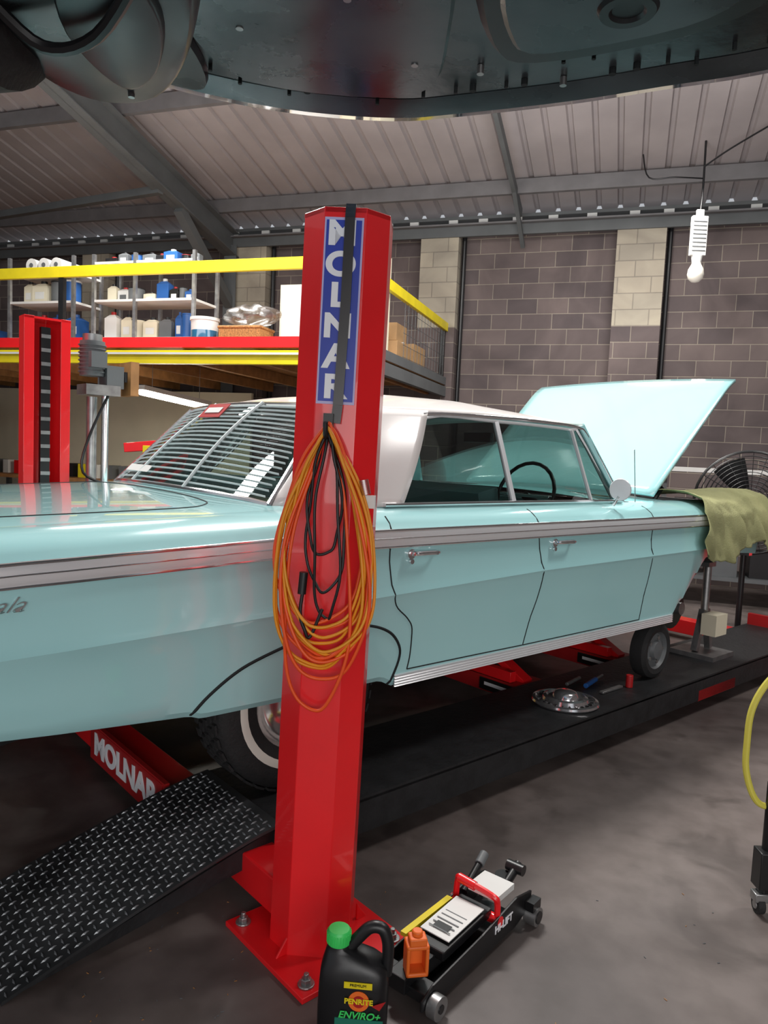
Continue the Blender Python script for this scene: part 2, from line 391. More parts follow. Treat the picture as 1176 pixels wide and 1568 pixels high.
q.build('housing',FL)
q=MB(); q.cyl(A_,B_,.034,tube_e,seg=12); q.build('tube',FL)
# ================================================================= LIFT
ANG=rad(41.15); CO=V((-.912,3.277,0))
LF=empty('four_post_lift',CO,ANG)
DZ=.23; PH=2.15
PX,PY=-.153,1.336; FX=5.0
LM=Matrix.Translation(CO)@Matrix.Rotation(ANG,4,'Z')
# the near rear post stands very slightly out of plumb
T_=Matrix.Translation(V((PX,-PY,1.07))); GM=T_@Matrix.Rotation(rad(.8),4,V((math.sin(ANG),math.cos(ANG),0)))@T_.inverted()
G=empty('near_post_frame',(0,0,0)); G.parent=LF; G.matrix_local=GM
def postmesh(q,sx,cx,cy,h):
    pr=[(-.123,.05),(-.123,-.045),(-.042,-.126),(.042,-.126),(.123,-.045),(.123,.05)]
    outer=[(-.07,.05)]+pr+[(.07,.05)]
    inner=[(-.07,.044),(-.116,.044),(-.116,-.042),(-.039,-.119),(.039,-.119),(.116,-.042),(.116,.044),(.07,.044)]
    poly=outer+inner[::-1]
    P=[(cx+x,cy+(y if sx<0 else -y)) for x,y in poly]
    n=len(P); vs=[(x,y,.006) for x,y in P]+[(x,y,h) for x,y in P]
    fs=[(i,(i+1)%n,n+(i+1)%n,n+i) for i in range(n)]
    k=8
    for i in range(k-1):
        fs.append((n+i,n+i+1,n+(n-2-i),n+(n-1-i)))
    q.add(vs,fs,red)
for nm,x,y in(('post_near_rear',PX,-PY),('post_far_rear',PX-.02,PY+.015),('post_near_front',FX,-PY),('post_far_front',FX,PY)):
    sx=-1 if y<0 else 1; par=G if nm=='post_near_rear' else LF
    q=MB(); postmesh(q,sx,x,y,PH); o=q.build(nm,par,smooth=0,bevel=.002)
    q=MB(); q.box((x,y,.008),(.4,.42,.016),red)
    for a in(-.16,.16):
        for c in(-.17,.17):
            q.cyl((x+a,y+c,.016),(x+a,y+c,.022),.024,steel,seg=16); q.cyl((x+a,y+c,.02),(x+a,y+c,.036),.015,steel,seg=6); q.cyl((x+a,y+c,.03),(x+a,y+c,.05),.008,steel,seg=8)
    for a in (-1,1): q.prism([(x+a*.13,y-.004+sx*.03,.016),(x+a*.17,y-.004+sx*.03,.016),(x+a*.13,y-.004+sx*.03,.07)],(0,.008,0),red)
    q.build(nm+'_base',LF,bevel=.002,smooth=0)
    q=MB(); q.box((x,y,1.07),(.05,.03,2.06),black)
    for i in range(26): q.box((x,y-sx*.015,.15+i*.076),(.05,.012,.02),steel)
    pr=[(-.123,.05),(-.123,-.045),(-.042,-.126),(.042,-.126),(.123,-.045),(.123,.05)]
    q.prism([(x+a,y+(b if sx<0 else -b),PH-.014) for a,b in pr],(0,0,.012),red)
    q.build(nm+'_ladder',par,smooth=0)
q=MB()
for sy in(-1,1):
    y=sy*.81
    q.box(((-.14+4.75)/2,y,DZ-.01),(4.89,.52,.02),deckm)
    for e in (-.25,.25): q.box(((-.14+4.75)/2,y+e,DZ-.075),(4.89,.02,.13),deckm)
    q.box((4.73,y,DZ+.04),(.04,.5,.1),redd)
q.build('runways',LF,smooth=0)
q=MB()
for x in (PX-.03,FX-.3):
    q.box((x,0,.11),(.14,2.6,.12),red)
q.build('cross_beams',LF,bevel=.006,smooth=0)
NX=-.272
q=MB(); q.box((NX,-.13,.125),(.02,.78,.165),redd); q.box((NX-.011,-.13,.125),(.004,.75,.15),redd); q.build('name_plate',LF)
text('plate_lettering','MOLNAR',.135,wht,LF,(NX-.015,-.13,.125),(0,-1,0),(0,0,1),off=.005,sx=1.18)
def ramp(sy):
    q=MB(); x0,x1=-.98,-.12; y0,y1=sy*.81-.26,sy*.81+.26
    def zz(x):
        t=(x-x0)/(x1-x0); return .012+ (DZ-.005)*(1-(1-t)**1.25)*1.0
    n=14
    def top(u,v): x=lerp(x0,x1,u); return (x,lerp(y0,y1,v),zz(x))
    def bot(u,v): x=lerp(x0,x1,u); return (x,lerp(y0,y1,v),zz(x)-.01)
    q.grid(top,n,1,platem); q.grid(bot,n,1,platem)
    for y in(y0,y1):
        for i in range(n):
            a=lerp(x0,x1,i/n);b_=lerp(x0,x1,(i+1)/n)
            q.add([(a,y,zz(a)-.01),(b_,y,zz(b_)-.01),(b_,y,zz(b_)),(a,y,zz(a))],[(0,1,2,3)],platem)
    for y in (y0+.02,y1-.02): q.prism([(x0+.03,y,.0),(x1,y,DZ-.1),(x1,y,DZ-.012),(x0+.03,y,zz(x0+.03)-.011)],(0,.006,0),deckm)
    pt=.027; nx=int((x1-x0)/pt); ny=int(.52/pt)
    for i in range(nx):
        for j in range(ny):
            cx=x0+.014+i*pt; cy=y0+.016+j*pt; 
            if (i+j)%2: d=V((.0125,0,0))
            else: d=V((0,.0125,0))
            z=zz(cx)+.0005; sl2=(zz(cx+.01)-zz(cx-.01))/.02
            e=V((-d.y,d.x,0))*.28
            P=[]
            for w in(d,e,-d,-e): P.append((cx+w.x,cy+w.y,z+sl2*w.x))
            A=[(cx+w.x,cy+w.y,z+sl2*w.x+.0045) for w in (d*.45,-d*.45)]
            o=P+A
            q.add(o,[(0,1,4),(1,2,5,4),(2,3,5),(3,0,4,5)],lozm)
    q.build('ramp_near' if sy<0 else 'ramp_far',LF,smooth=0)
ramp(-1); ramp(1)
fc=V((PX-.0825,-PY-.0855,0)); fn=V((-.7071,-.7071,0)); fr=V((.7071,-.7071,0)); up=V((0,0,1))
RF=Matrix((fr,-fn,up)).transposed()
def FP(x,n_,z): return fc+fr*x+fn*n_+up*z
q=MB(); q.box(FP(-.002,.0015,1.872),(.106,.003,.50),lavender,RF); q.box(FP(-.002,.003,1.872),(.096,.003,.485),blue,RF); q.build('post_sign',G,smooth=0)
for i,ch in enumerate('MOLNAR'):
    text('sign_letter',ch,.088,wht,G,FP(-.006,.0055,2.077-i*.082),fr,up,off=.0035,sx=1.15)
q=MB()
st=[(0.014,-.02,PH+.003),(0.014,.004,PH+.006),(0.014,.012,PH-.03),(0.014,.012,1.9),(0.008,.013,1.62),(.004,.014,1.57)]
for a,b_ in zip(st,st[1:]): q.beam(FP(*a),FP(*b_),.027,.004,strapm,up=fn)
q.box(FP(-.014,.02,1.56),(.026,.03,.07),black,RF); q.tube([FP(-.014,.02,1.55),FP(-.014,.06,1.53),FP(-.014,.075,1.57)],.007,black,smooth=5)
q.build('strap_hook',G)
q=MB(); bx=PX+.25; by=PY+.04
q.cyl((bx,by,1.86),(bx,by,2.06),.07,greyp); q.cyl((bx,by,2.06),(bx,by,2.10),.055,steel); q.box((bx+.11,by,1.86),(.10,.15,.13),greyp); q.box((bx,by-.09,1.95),(.09,.05,.09),greyp)
for i in range(8): q.cyl((bx,by,1.88+i*.022),(bx,by,1.886+i*.022),.078,greyp)
q.cyl((bx,by,.02),(bx,by,1.74),.03,steel); q.cyl((bx+.08,by,.02),(bx+.08,by,1.76),.022,chrome); q.box((bx+.04,by,1.78),(.2,.16,.06),steel)
q.cyl((bx+.2,by,1.84),(bx+.2,by,1.90),.04,black)
q.box((bx+.22,by,1.86),(.05,.18,.2),wood)
q.tube([(bx+.1,by-.05,1.8),(bx-.05,by-.1,1.5),(bx-.08,by-.1,1.3),(bx+.1,by-.08,1.2),(bx+.15,by-.05,1.0),(bx+.15,by,.5)],.008,black,smooth=5)
q.build('power_unit',LF)
for nm,x in(('jack_bridge',1.95),('jack_bridge',2.95)):
    q=MB(); q.box((x,0,.16),(.24,1.08,.09),redd); q.box((x-.09,-.1,.24),(.05,.7,.06),red); q.box((x+.09,.1,.26),(.05,.7,.06),red)
    for y in(-.3,.3): q.beam((x,y-.18,.2),(x,y+.18,.38),.08,.04,red); q.cyl((x-.07,y+.18,.38),(x+.07,y+.18,.38),.03,steel)
    q.box((x-.125,-.38,.16),(.006,.3,.07),black); q.box((x-.13,-.38,.165),(.004,.22,.02),wht)
    q.build(nm,LF,bevel=.004)
q=MB(); q.box((3.1,-1.0,.12),(.5,.14,.07),redd); q.build('lock_bracket',LF,bevel=.004)
# ================================================================= CAR
CAR=empty('classic_car',(CO.x,CO.y,.25),ANG)
def Wd(x): return interp([(-1.42,.93),(-1.2,.965),(-.8,.99),(0,1.0),(2.8,1.0),(3.4,.985),(3.85,.94)],x)
def botz(x): return interp([(-1.42,.47),(-.97,.415),(-.4,.375),(-.36,.36),(.4,.355),(.46,.325),(2.65,.325),(2.74,.42),(2.85,.55),(2.93,.64),(3.0,.69),(3.3,.71),(3.45,.69),(3.85,.66)],x)
def zc(x): return interp([(-1.42,.635),(-.97,.655),(.42,.707),(1.35,.735),(2.9,.75),(3.85,.76)],x)
def zoff(x): return interp([(-1.42,-.085),(-.97,-.045),(0.2,0),(3.85,0)],x)
def levels(x):
    b=botz(x); c=zc(x); o=zoff(x)
    L=[(b,.10),(b,.055),(b+.02,.042),(.45,.035),(.52,.030),(.60,.018),(c-.02,.006),(c-.004,0),(c+.006,.006),(c+.03,.018),(.83+o*.6,.024),(.883+o,.018),(.889+o,.010),(.948+o,.010),(.953+o,.016),(.975+o,.030),(1.0+o,.065),(1.018+o,.11),(1.027+o,.15),(1.03+o,.19)]
    return [(max(z,b),w) for z,w in L]
def sy_(x,z):
    L=levels(x)
    for (z0,w0),(z1,w1) in zip(L,L[1:]):
        if z0<=z<=z1 and z1>z0: return Wd(x)-lerp(w0,w1,(z-z0)/(z1-z0))
    return Wd(x)-L[-1][1]
xs=[-1.42+i*(3.85+1.42)/210 for i in range(211)]
q=MB()
for s_ in(-1,1):
    nl=len(levels(0)); vs=[];fs=[]
    for x in xs:
        for z,w in levels(x): vs.append((x,s_*(Wd(x)-w),z))
    for i in range(len(xs)-1):
        for j in range(nl-1): fs.append((i*nl+j,(i+1)*nl+j,(i+1)*nl+j+1,i*nl+j+1))
    q.add(vs,fs,teal)
def deck(u,v):
    x=lerp(-1.42,.1,u); w=Wd(x)-.19; y=lerp(-w,w,v); return (x,y,1.03+zoff(x)+.035*(1-(y/w)**2)**.7*(1 if x>-1.3 else .9))
q.grid(deck,40,24,teal)
def tail(u,v):
    z=lerp(.47,.945,u); w=Wd(-1.42)-interp([(.47,.08),(.635,0),(.85,.02),(.9,.08),(.945,.19)],z); y=lerp(-w,w,v); return(-1.42-.05*math.sin(math.pi*u)*(1-abs(2*v-1)**4),y,z+(.03*(1-(y/w)**2)**.7 if u>.99 else 0))
q.grid(tail,12,16,teal)
def cowl(u,v):
    x=lerp(2.12,2.74,u); w=.81; y=lerp(-w,w,v); return(x,y,1.03+.03*(1-(y/w)**2))
q.grid(cowl,8,16,teal)
for s_ in(-1,1):
    def ft(u,v,s_=s_):
        x=lerp(2.72,3.85,u); a=Wd(x)-.19; return(x,s_*lerp(a,.70,v),1.03-.02*v)
    q.grid(ft,20,3,teal)
q.build('body',CAR,merge=True,smooth=25)
q=MB()
def sidecurve(pts,r_,mat,s_,out=0,sm=5):
    P=catmull([(x,0,z) for x,z in pts],sm) if sm else [V((x,0,z)) for x,z in pts]
    q.tube([(v.x,s_*(sy_(v.x,v.z)+out),v.z) for v in P],r_,mat,seg=6)
for s_ in(-1,1):
    sidecurve([(-.405,.375),(-.34,.44),(-.23,.51),(-.084,.56),(.05,.592),(.2,.602),(.32,.59),(.42,.55),(.475,.49),(.48,.43),(.44,.335)],.006,seam,s_)
    sidecurve([(.40,1.0),(.39,.93),(.395,.85),(.41,.74),(.43,.66),(.50,.60),(.535,.55),(.54,.45),(.53,.385)],.003,seam,s_)
    sidecurve([(.53,.385),(.9,.383),(1.26,.38)],.003,seam,s_)
    sidecurve([(1.30,1.01),(1.30,.93),(1.335,.80),(1.345,.70),(1.32,.58),(1.29,.48),(1.265,.38)],.003,seam,s_)
    sidecurve([(1.265,.38),(1.8,.38),(2.29,.38)],.003,seam,s_)
    sidecurve([(2.32,1.01),(2.325,.9),(2.33,.75),(2.31,.55),(2.29,.38)],.003,seam,s_)
q.build('panel_gaps',CAR)
q=MB()
xx=[-1.40+i*.1 for i in range(52)]
for s_ in(-1,1):
    for z0,rr in((.951,.006),(.921,.003),(.888,.005)):
        q.tube([(x,s_*(Wd(x)-(.008 if rr>.004 else .002)),z0+zoff(x)) for x in xx if x<3.2],rr,chrome,seg=8)
    vs=[];fs=[]
    X=[x for x in xx if x<3.2]
    prf=[(.892,.006),(.904,.001),(.936,.001),(.947,.006)]
    for x in X: vs+= [(x,s_*(Wd(x)-d),z+zoff(x)) for z,d in prf]
    for i in range(len(X)-1):
        for j in range(3): fs.append((4*i+j,4*i+4+j,4*i+5+j,4*i+1+j))
    q.add(vs,fs,bright)
    X=[.46+j*.1 for j in range(23)]; vs=[];fs=[]; prf=[(.322,.045)]+[(.326+k*.0055,.030+.006*(k%2)) for k in range(9)]+[(.374,.045)]
    n_=len(prf)
    for x in X: vs+=[(x,s_*(Wd(x)-d),z) for z,d in prf]
    for i in range(len(X)-1):
        for j in range(n_-1): fs.append((n_*i+j,n_*i+n_+j,n_*i+n_+1+j,n_*i+1+j))
    q.add(vs,fs,bright)
    for hx in (.50,1.43):
        yy=s_*(sy_(hx,.855)+.0)
        q.tube([(hx,yy,.855),(hx+.01,yy+s_*.03,.858),(hx+.07,yy+s_*.032,.858),(hx+.13,yy+s_*.028,.856),(hx+.14,yy,.855)],.009,chrome,seg=8,smooth=4)
        q.cyl((hx,yy-s_*.003,.855),(hx,yy+s_*.012,.855),.02,chrome); q.cyl((hx+.005,yy,.825),(hx+.005,yy+s_*.012,.825),.010,chrome)
    q.tube([(.46,s_*.862,1.036),(1.2,s_*.862,1.038),(2.2,s_*.862,1.036)],.009,chrome,seg=8)
    q.tube([(.60,s_*.80,1.12),(.72,s_*.74,1.26),(.80,s_*.70,1.395),(.86,s_*.692,1.425),(1.3,s_*.692,1.437),(1.75,s_*.692,1.436),(1.98,s_*.69,1.425),(2.06,s_*.71,1.37),(2.22,s_*.83,1.05)],.009,chrome,seg=8,smooth=5)
    q.tube([(.555,s_*.85,1.05),(.70,s_*.775,1.24),(.83,s_*.69,1.405),(1.3,s_*.69,1.418),(1.9,s_*.69,1.41),(1.985,s_*.70,1.385),(2.14,s_*.83,1.05)],.009,bright,seg=8,smooth=4)
    q.beam((1.27,s_*.852,1.04),(1.30,s_*.69,1.415),.024,.018,bright); q.beam((1.91,s_*.852,1.04),(1.91,s_*.70,1.41),.014,.014,bright)
q.cyl((2.0,-.93,1.02),(2.0,-.96,1.07),.008,chrome); q.lathe([(0,-.04),(.03,-.035),(.052,-.015),(.058,0),(.055,.004),(0,.004)],(2.0,-.965,1.105),(-1,-.25,0),bright)
q.tube([(2.3,-.88,1.03),(2.22,-.9,1.32)],.0025,steel,seg=6)
q.build('chrome_trim',CAR)
TX=.36
def roof(u,v):
    x=lerp(TX-.01,2.04,u); t=2*v-1; w=interp([(0,.60),(.12,.645),(.25,.685),(1,.69)],u)
    zc_=interp([(0,1.437),(.12,1.485),(.35,1.533),(.6,1.54),(.85,1.51),(1,1.465)],u)
    ze=interp([(0,1.42),(.2,1.43),(.5,1.445),(.9,1.44),(1,1.43)],u)
    z=ze+(zc_-ze)*(1-abs(t)**2.6)
    xb=x+ (.10*(1-t*t)*max(0,(u-.7)/.3))-(.05*(1-t*t)*max(0,(.3-u)/.3))
    return (xb,w*t,z)
q=MB(); q.grid(roof,30,30,white)
for s_ in(-1,1):
    def cp(u,v,s_=s_):
        bx=lerp(.0,.56,u); by=interp([(0,.745),(.25,.80),(.6,.845),(1,.858)],u); bz=1.028
        tx=lerp(TX,.84,u); ty=interp([(0,.60),(.4,.66),(1,.690)],u); tz=interp([(0,1.42),(.5,1.43),(1,1.437)],u)
        bul=math.sin(math.pi*v)*.02
        return (lerp(bx,tx,v),s_*(lerp(by,ty,v)+bul),lerp(bz,tz,v)+bul*.4)
    q.grid(cp,12,12,white)
    q.prism([(2.0,s_*.69,1.43),(2.04,s_*.69,1.44),(2.27,s_*.83,1.03),(2.18,s_*.85,1.03)],(0,-s_*.03,0),teal)
q.build('roof',CAR,merge=True,smooth=50,solid=.006)
def backl(u,v,off=0):
    t=2*u-1; x0=-.0-.10*(1-t*t); x1=TX-.01-.05*(1-t*t); w=lerp(.74,.60,v)
    bul=.02*math.sin(math.pi*v)*(1-t*t)
    return V((lerp(x0,x1,v)-bul*.6-off*.7,w*t,lerp(1.03+.03*(1-t*t)**.7,1.42+.015*(1-t*t),v)+bul+off*.7))
q=MB(); q.grid(lambda u,v:backl(u,v),20,10,glass)
for s_ in(-1,1):
    q.grid(lambda u,v:(lerp(lerp(.55,1.27,u),lerp(.82,1.295,u),v),s_*lerp(.85,.69,v),lerp(1.035,1.415,v)),4,4,glass)
    q.grid(lambda u,v:(lerp(lerp(1.28,2.17,u),lerp(1.305,2.0,u),v),s_*lerp(.85,.69,v),lerp(1.035,1.415,v)),4,4,glass)
def wsh(u,v):
    t=2*u-1; return V((lerp(2.22+.22*(1-t*t),2.04+.10*(1-t*t),v),lerp(.83,.69,v)*t,lerp(1.045,1.45+.02*(1-t*t),v)))
q.grid(wsh,20,6,glass)
q.build('windows',CAR,smooth=60)
q=MB()
q.tube([backl(0,i/8) for i in range(9)]+[backl(i/16,1) for i in range(17)]+[backl(1,1-i/8) for i in range(9)]+[backl(1-i/16,0) for i in range(17)],.013,chrome,seg=8)
q.tube([wsh(i/16,0) for i in range(17)],.011,chrome); q.build('window_surrounds',CAR)
slat=M('louvre_white',(205,214,214),.35)
q=MB()
NS=18
for j in range(NS):
    v=.05+.9*j/(NS-1)
    P=[backl(.02+.96*i/20,v,.004) for i in range(21)]
    vs=[];fs=[]
    for pnt in P: vs+=[pnt,pnt+V((-.002,0,.0075))]
    for i in range(20): fs.append((2*i,2*i+2,2*i+3,2*i+1))
    q.add(vs,fs,slat)
for t in(.34,.70):
    q.tube([backl(t,v/8,.012) for v in range(9)],.007,slat,seg=6)
q.build('rear_louvre',CAR,solid=.0015,smooth=0)
q=MB()
RB=Matrix.Rotation(rad(-46),3,'Y')
c=backl(.60,.86,.02); q.box(c,(.09,.20,.003),redd,RB); q.box(c+V((-.003,0,.003)),(.035,.14,.002),whp,RB)
c=backl(.72,.12,.02); q.box(c,(.04,.24,.002),whp,RB)
q.build('window_stickers',CAR)
q=MB()
q.box((1.15,0,.42),(2.6,1.7,.04),darkint)
for s_ in(-1,1): q.box((1.2,s_*.83,.73),(2.2,.03,.6),darkint)
q.box((.15,0,.9),(.6,1.4,.22),darkint)
for x in(.62,1.55):
    q.box((x,0,.62),(.5,1.4,.16),seatm); q.box((x-.24,0,.86),(.14,1.4,.46),seatm,Matrix.Rotation(rad(-12),3,'Y'))
q.box((2.22,0,.92),(.28,1.5,.18),seatm)
q.tube([(1.98+.06*math.sin(a),-.36+.2*math.cos(a),1.03+.19*math.sin(a)) for a in [i*math.pi/12 for i in range(24)]],.012,black,cyc=True)
q.cyl((1.98,-.36,1.03),(2.2,-.36,.93),.025,black); q.box((1.98,-.36,1.03),(.03,.36,.02),chrome)
q.box((1.95,0,1.36),(.03,.22,.06),black)
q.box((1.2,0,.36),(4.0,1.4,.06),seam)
q.build('interior',CAR,bevel=.02)
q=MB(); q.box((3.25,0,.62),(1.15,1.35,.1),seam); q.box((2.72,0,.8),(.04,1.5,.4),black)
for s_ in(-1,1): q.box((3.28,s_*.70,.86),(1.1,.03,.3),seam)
q.box((3.2,0,.85),(.6,.5,.25),greyp); q.cyl((3.2,0,.97),(3.2,0,1.05),.17,black); q.box((3.83,0,.82),(.05,1.8,.36),chrome)
for i in range(7): q.box((3.86,0,.68+i*.045),(.02,1.7,.012),chrome)
for s_ in(-1,1):
    for k in(.58,.76): q.lathe([(0,.02),(.06,.018),(.075,0)],(3.86,s_*k,.84),(1,0,0),whp)
    q.cyl((3.02,s_*.7,.34),(3.02,s_*.78,.34),.14,black); q.cyl((3.02,s_*.78,.34),(3.02,s_*.84,.34),.04,steel); q.beam((3.02,0,.36),(3.02,s_*.7,.34),.06,.06,black)
q.build('engine_bay',CAR)
def hood(u,v,dz=0):
    t=2*v-1; w=lerp(.765,.80,u); x=lerp(2.70,3.60,u); z=lerp(1.055,1.86,u)
    c=.035*(1-t*t); x+= .05*(1-t*t)*u
    return V((x-c*.66-dz*.66,w*t,z+c*.75+dz*.75-.03*max(0,(u-.85)/.15)**2))
q=MB(); q.grid(hood,20,24,teal)
o=q.build('hood',CAR,smooth=60,solid=.02)
q=MB()
for t in(.12,.5,.88): q.beam(hood(.05,t,-.03),hood(.95,t,-.03),.08,.02,teal,up=(-.66,0,.75))
for u in(.08,.5,.93): q.beam(hood(u,.05,-.03),hood(u,.95,-.03),.07,.02,teal,up=(-.66,0,.75))
for s_ in(-1,1): q.tube([(2.75,s_*.7,.95),(2.9,s_*.71,1.1),(2.82,s_*.71,1.14)],.014,black)
q.build('hood_frame',CAR)
def wheel(q,x,s_,z):
    yo=s_*.89; ax=(0,s_,0)
    q.lathe([(.20,-.20),(.27,-.205),(.315,-.20),(.338,-.18),(.344,-.10),(.338,-.025),(.315,-.008),(.295,-.003),(.262,-.001)],(x,yo,z),ax,rubber,48)
    q.lathe([(.262,-.001),(.25,0),(.232,-.002)],(x,yo,z),ax,tyrewall,48); q.lathe([(.232,-.002),(.20,-.01),(.19,-.012)],(x,yo,z),ax,rubber,48)
    q.lathe([(.20,-.012),(.185,-.02),(.15,-.03),(.12,-.012),(.06,0),(0,.004)],(x,yo,z),ax,chrome,48); q.lathe([(.2,-.2),(.15,-.12),(0,-.12)],(x,yo,z),ax,black,32)
    for i in range(5):
        rr=.3465; yy=-.178+.033*i
        for k in range(40):
            a=k*math.pi/20+(i%2)*.06
            q.box((x+rr*math.cos(a),yo+s_*(yy+.012),z+rr*math.sin(a)),(.008,.024,.034),rubber,Matrix.Rotation(-a,3,'Y'))
q=MB(); wheel(q,.08,-1,.329); wheel(q,.08,1,.329); q.cyl((.07,-.7,.33),(.07,.7,.33),.04,black); q.lathe([(0,-.14),(.12,-.1),(.15,0),(.12,.1),(0,.14)],(.07,0,.33),(1,0,0),black)
q.tube([(-.1,.35,.30),(-.5,.38,.36),(-1.3,.45,.42)],.03,steel)
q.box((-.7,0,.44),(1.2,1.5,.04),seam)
q.build('wheels',CAR,smooth=50)
q=MB(); q.tube([(-1.2,-.98,.5),(-1.42,-.96,.5),(-1.52,-.6,.5),(-1.54,0,.5),(-1.52,.6,.5),(-1.42,.96,.5),(-1.2,.98,.5)],.055,chrome,smooth=5,seg=12)
for s_ in(-1,1):
    for k in(.42,.6,.78): q.lathe([(.07,0),(.065,.02),(.04,.025),(0,.03)],(-1.45,s_*k,.8),(-1,0,0),redd); q.lathe([(.07,0),(.08,.012),(.085,0)],(-1.45,s_*k,.8),(-1,0,0),chrome)
q.build('rear_bumper',CAR)
text('side_script','Impala',.062,steel,CAR,(-1.0,-Wd(-1)+.012,.795),(1,-.0,0),(0,0,1),shear=.6,off=-.0012,ext=.003,sx=1.2)
q=MB()
P=[(x,y) for x,y in((-1.35,-.6),(-1.0,-.66),(-.4,-.70),(-.22,-.66),(-.17,-.5),(-.17,0),(-.17,.5),(-.22,.66),(-.4,.70),(-1.0,.66),(-1.35,.6))]
def dz_(x,y): w=Wd(x)-.19; return 1.03+zoff(x)+.035*max(0,(1-(y/w)**2))**.7
q.tube([(v.x,v.y,dz_(v.x,v.y)) for v in catmull([(a,b_,0) for a,b_ in P],6)],.003,seam,seg=6); q.build('trunk_seam',CAR)
CL=MB()
def cl(u,v):
    x=lerp(2.80,3.86,u)+.05*math.sin(v*5)
    path=[(-.52,1.05),(-.72,1.075),(-.85,1.07),(-.95,1.03),(-1.01,.95),(-1.025,.86),(-1.03,.76),(-1.03,.70)]
    f=v*(len(path)-1); i=min(int(f),len(path)-2); t=f-i
    y=lerp(path[i][0],path[i+1][0],t); z=lerp(path[i][1],path[i+1][1],t)
    x+= .10*v*(1-u)
    w=.018*math.sin(x*23+z*9)*v+.009*math.sin(x*51+z*17)+.014*math.sin(z*19+x*7)
    if u>.9: z-=.05*(u-.9)*10*v
    z+= -.05*v*math.sin(u*6.5)*(.5+.5*v)
    return (x,y-abs(w)-.006,z+w*.6+.012)
CL.grid(cl,60,40,cloth); o=CL.build('fender_cover_cloth',None,(CO.x,CO.y,.25),ANG,solid=.004,smooth=80)
def L2W(x,y,z): return V((CO.x+x*math.cos(ANG)-y*math.sin(ANG),CO.y+x*math.sin(ANG)+y*math.cos(ANG),z))
q=MB(); q.lathe([(.165,0),(.175,.010),(.170,.020),(.155,.024),(.145,.014),(.125,.014),(.115,.034),(.10,.040),(.09,.030),(.07,.030),(.062,.052),(.05,.062),(.03,.066),(0,.067)],(0,0,0),(0,0,1),chrome,48)
for i in range(24):
    a=i*math.pi/12; q.box((.134*math.cos(a),.134*math.sin(a),.018),(.018,.008,.008),black,Matrix.Rotation(a,3,'Z'))
q.build('hubcap',None,L2W(1.77,-.87,DZ+.001),ANG)
q=MB(); q.lathe([(.06,-.05),(.14,-.055),(.165,-.045),(.17,-.01),(.165,.03),(.14,.045),(.11,.04)],(0,0,.17),(0,-1,0),rubber,40)
q.lathe([(.11,.04),(.10,.02),(.06,.025),(.05,.045),(0,.05)],(0,0,.17),(0,-1,0),greyp,40); q.lathe([(.06,-.05),(0,-.05)],(0,0,.17),(0,-1,0),black)
for i in range(5):
    a=i*2*math.pi/5; q.cyl((.075*math.cos(a),-.02,.17+.075*math.sin(a)),(.075*math.cos(a),-.032,.17+.075*math.sin(a)),.012,steel,seg=8)
q.build('small_wheel',None,L2W(2.60,-.88,DZ),ANG)
q=MB()
q.cyl((0,0,.018),(.16,.04,.018),.014,bluep); q.cyl((.16,.04,.018),(.27,.065,.018),.007,steel)
q.box((.1,-.1,.008),(.2,.025,.012),steel); q.cyl((-.05,.09,.012),(.12,.12,.012),.01,steel); q.cyl((.25,-.12,.0),(.25,-.12,.07),.02,redd)
q.build('hand_tools',None,L2W(2.06,-.80,DZ+.001),ANG,bevel=.002)
# ================================================================= cords on post
q=MB()
def loop(w,L,cx,n0,mat,rr,top=1.56,ph=0.):
    P=[]
    for i in range(28):
        a=2*math.pi*i/28
        s_=math.sin(a/2); x=w*math.sin(a)*(s_**.5 if s_>0 else 0)*1.05+cx*(s_)+.004*math.sin(5*a+ph)
        z=top-L*((1-math.cos(a))/2)**.85 if a else top
        P.append(FP(x-.014,n0+.012*math.sin(a*2+ph)+.01*s_,z+.003*math.sin(7*a+ph)))
    q.tube(P,rr,mat,seg=7,cyc=True,smooth=3)
spec=[(.125,.54),(.13,.58),(.14,.61),(.13,.64),(.14,.67),(.115,.52),(.135,.56),(.145,.62),(.095,.77),(.125,.60),(.132,.65),(.138,.60),(.12,.63),(.142,.66)]
for i,(w,L) in enumerate(spec):
    mat=[orange,yelcab][i%2] if i%4 else orange
    loop(w+random.uniform(-.008,.008),L+random.uniform(-.02,.02),random.uniform(-.008,.032),.025+.005*(i%6),mat,.005 if mat is orange else .0046,top=1.555+random.uniform(-.012,.012),ph=i*1.3)
for i,(w,L) in enumerate([(.05,.34),(.06,.44),(.04,.52)]):
    loop(w,L,.005+.01*(i%3),.03+.007*i,blkcab,.0042,top=1.55,ph=i*2.1)
q.tube([FP(-.05,.05,1.15),FP(-.06,.055,1.05),FP(-.045,.055,1.0),FP(-.03,.05,.98),FP(0,.05,1.06)],.005,blkcab,smooth=5)
q.cyl(FP(-.055,.055,1.16),FP(-.058,.055,1.10),.012,black)
q.box(FP(.11,.0,1.36),(.03,.03,.035),whp,RF); q.cyl(FP(.10,.02,1.38),FP(.09,.02,1.42),.014,bag)
o=q.build('extension_cord',None,smooth=80); o.matrix_world=LM@GM
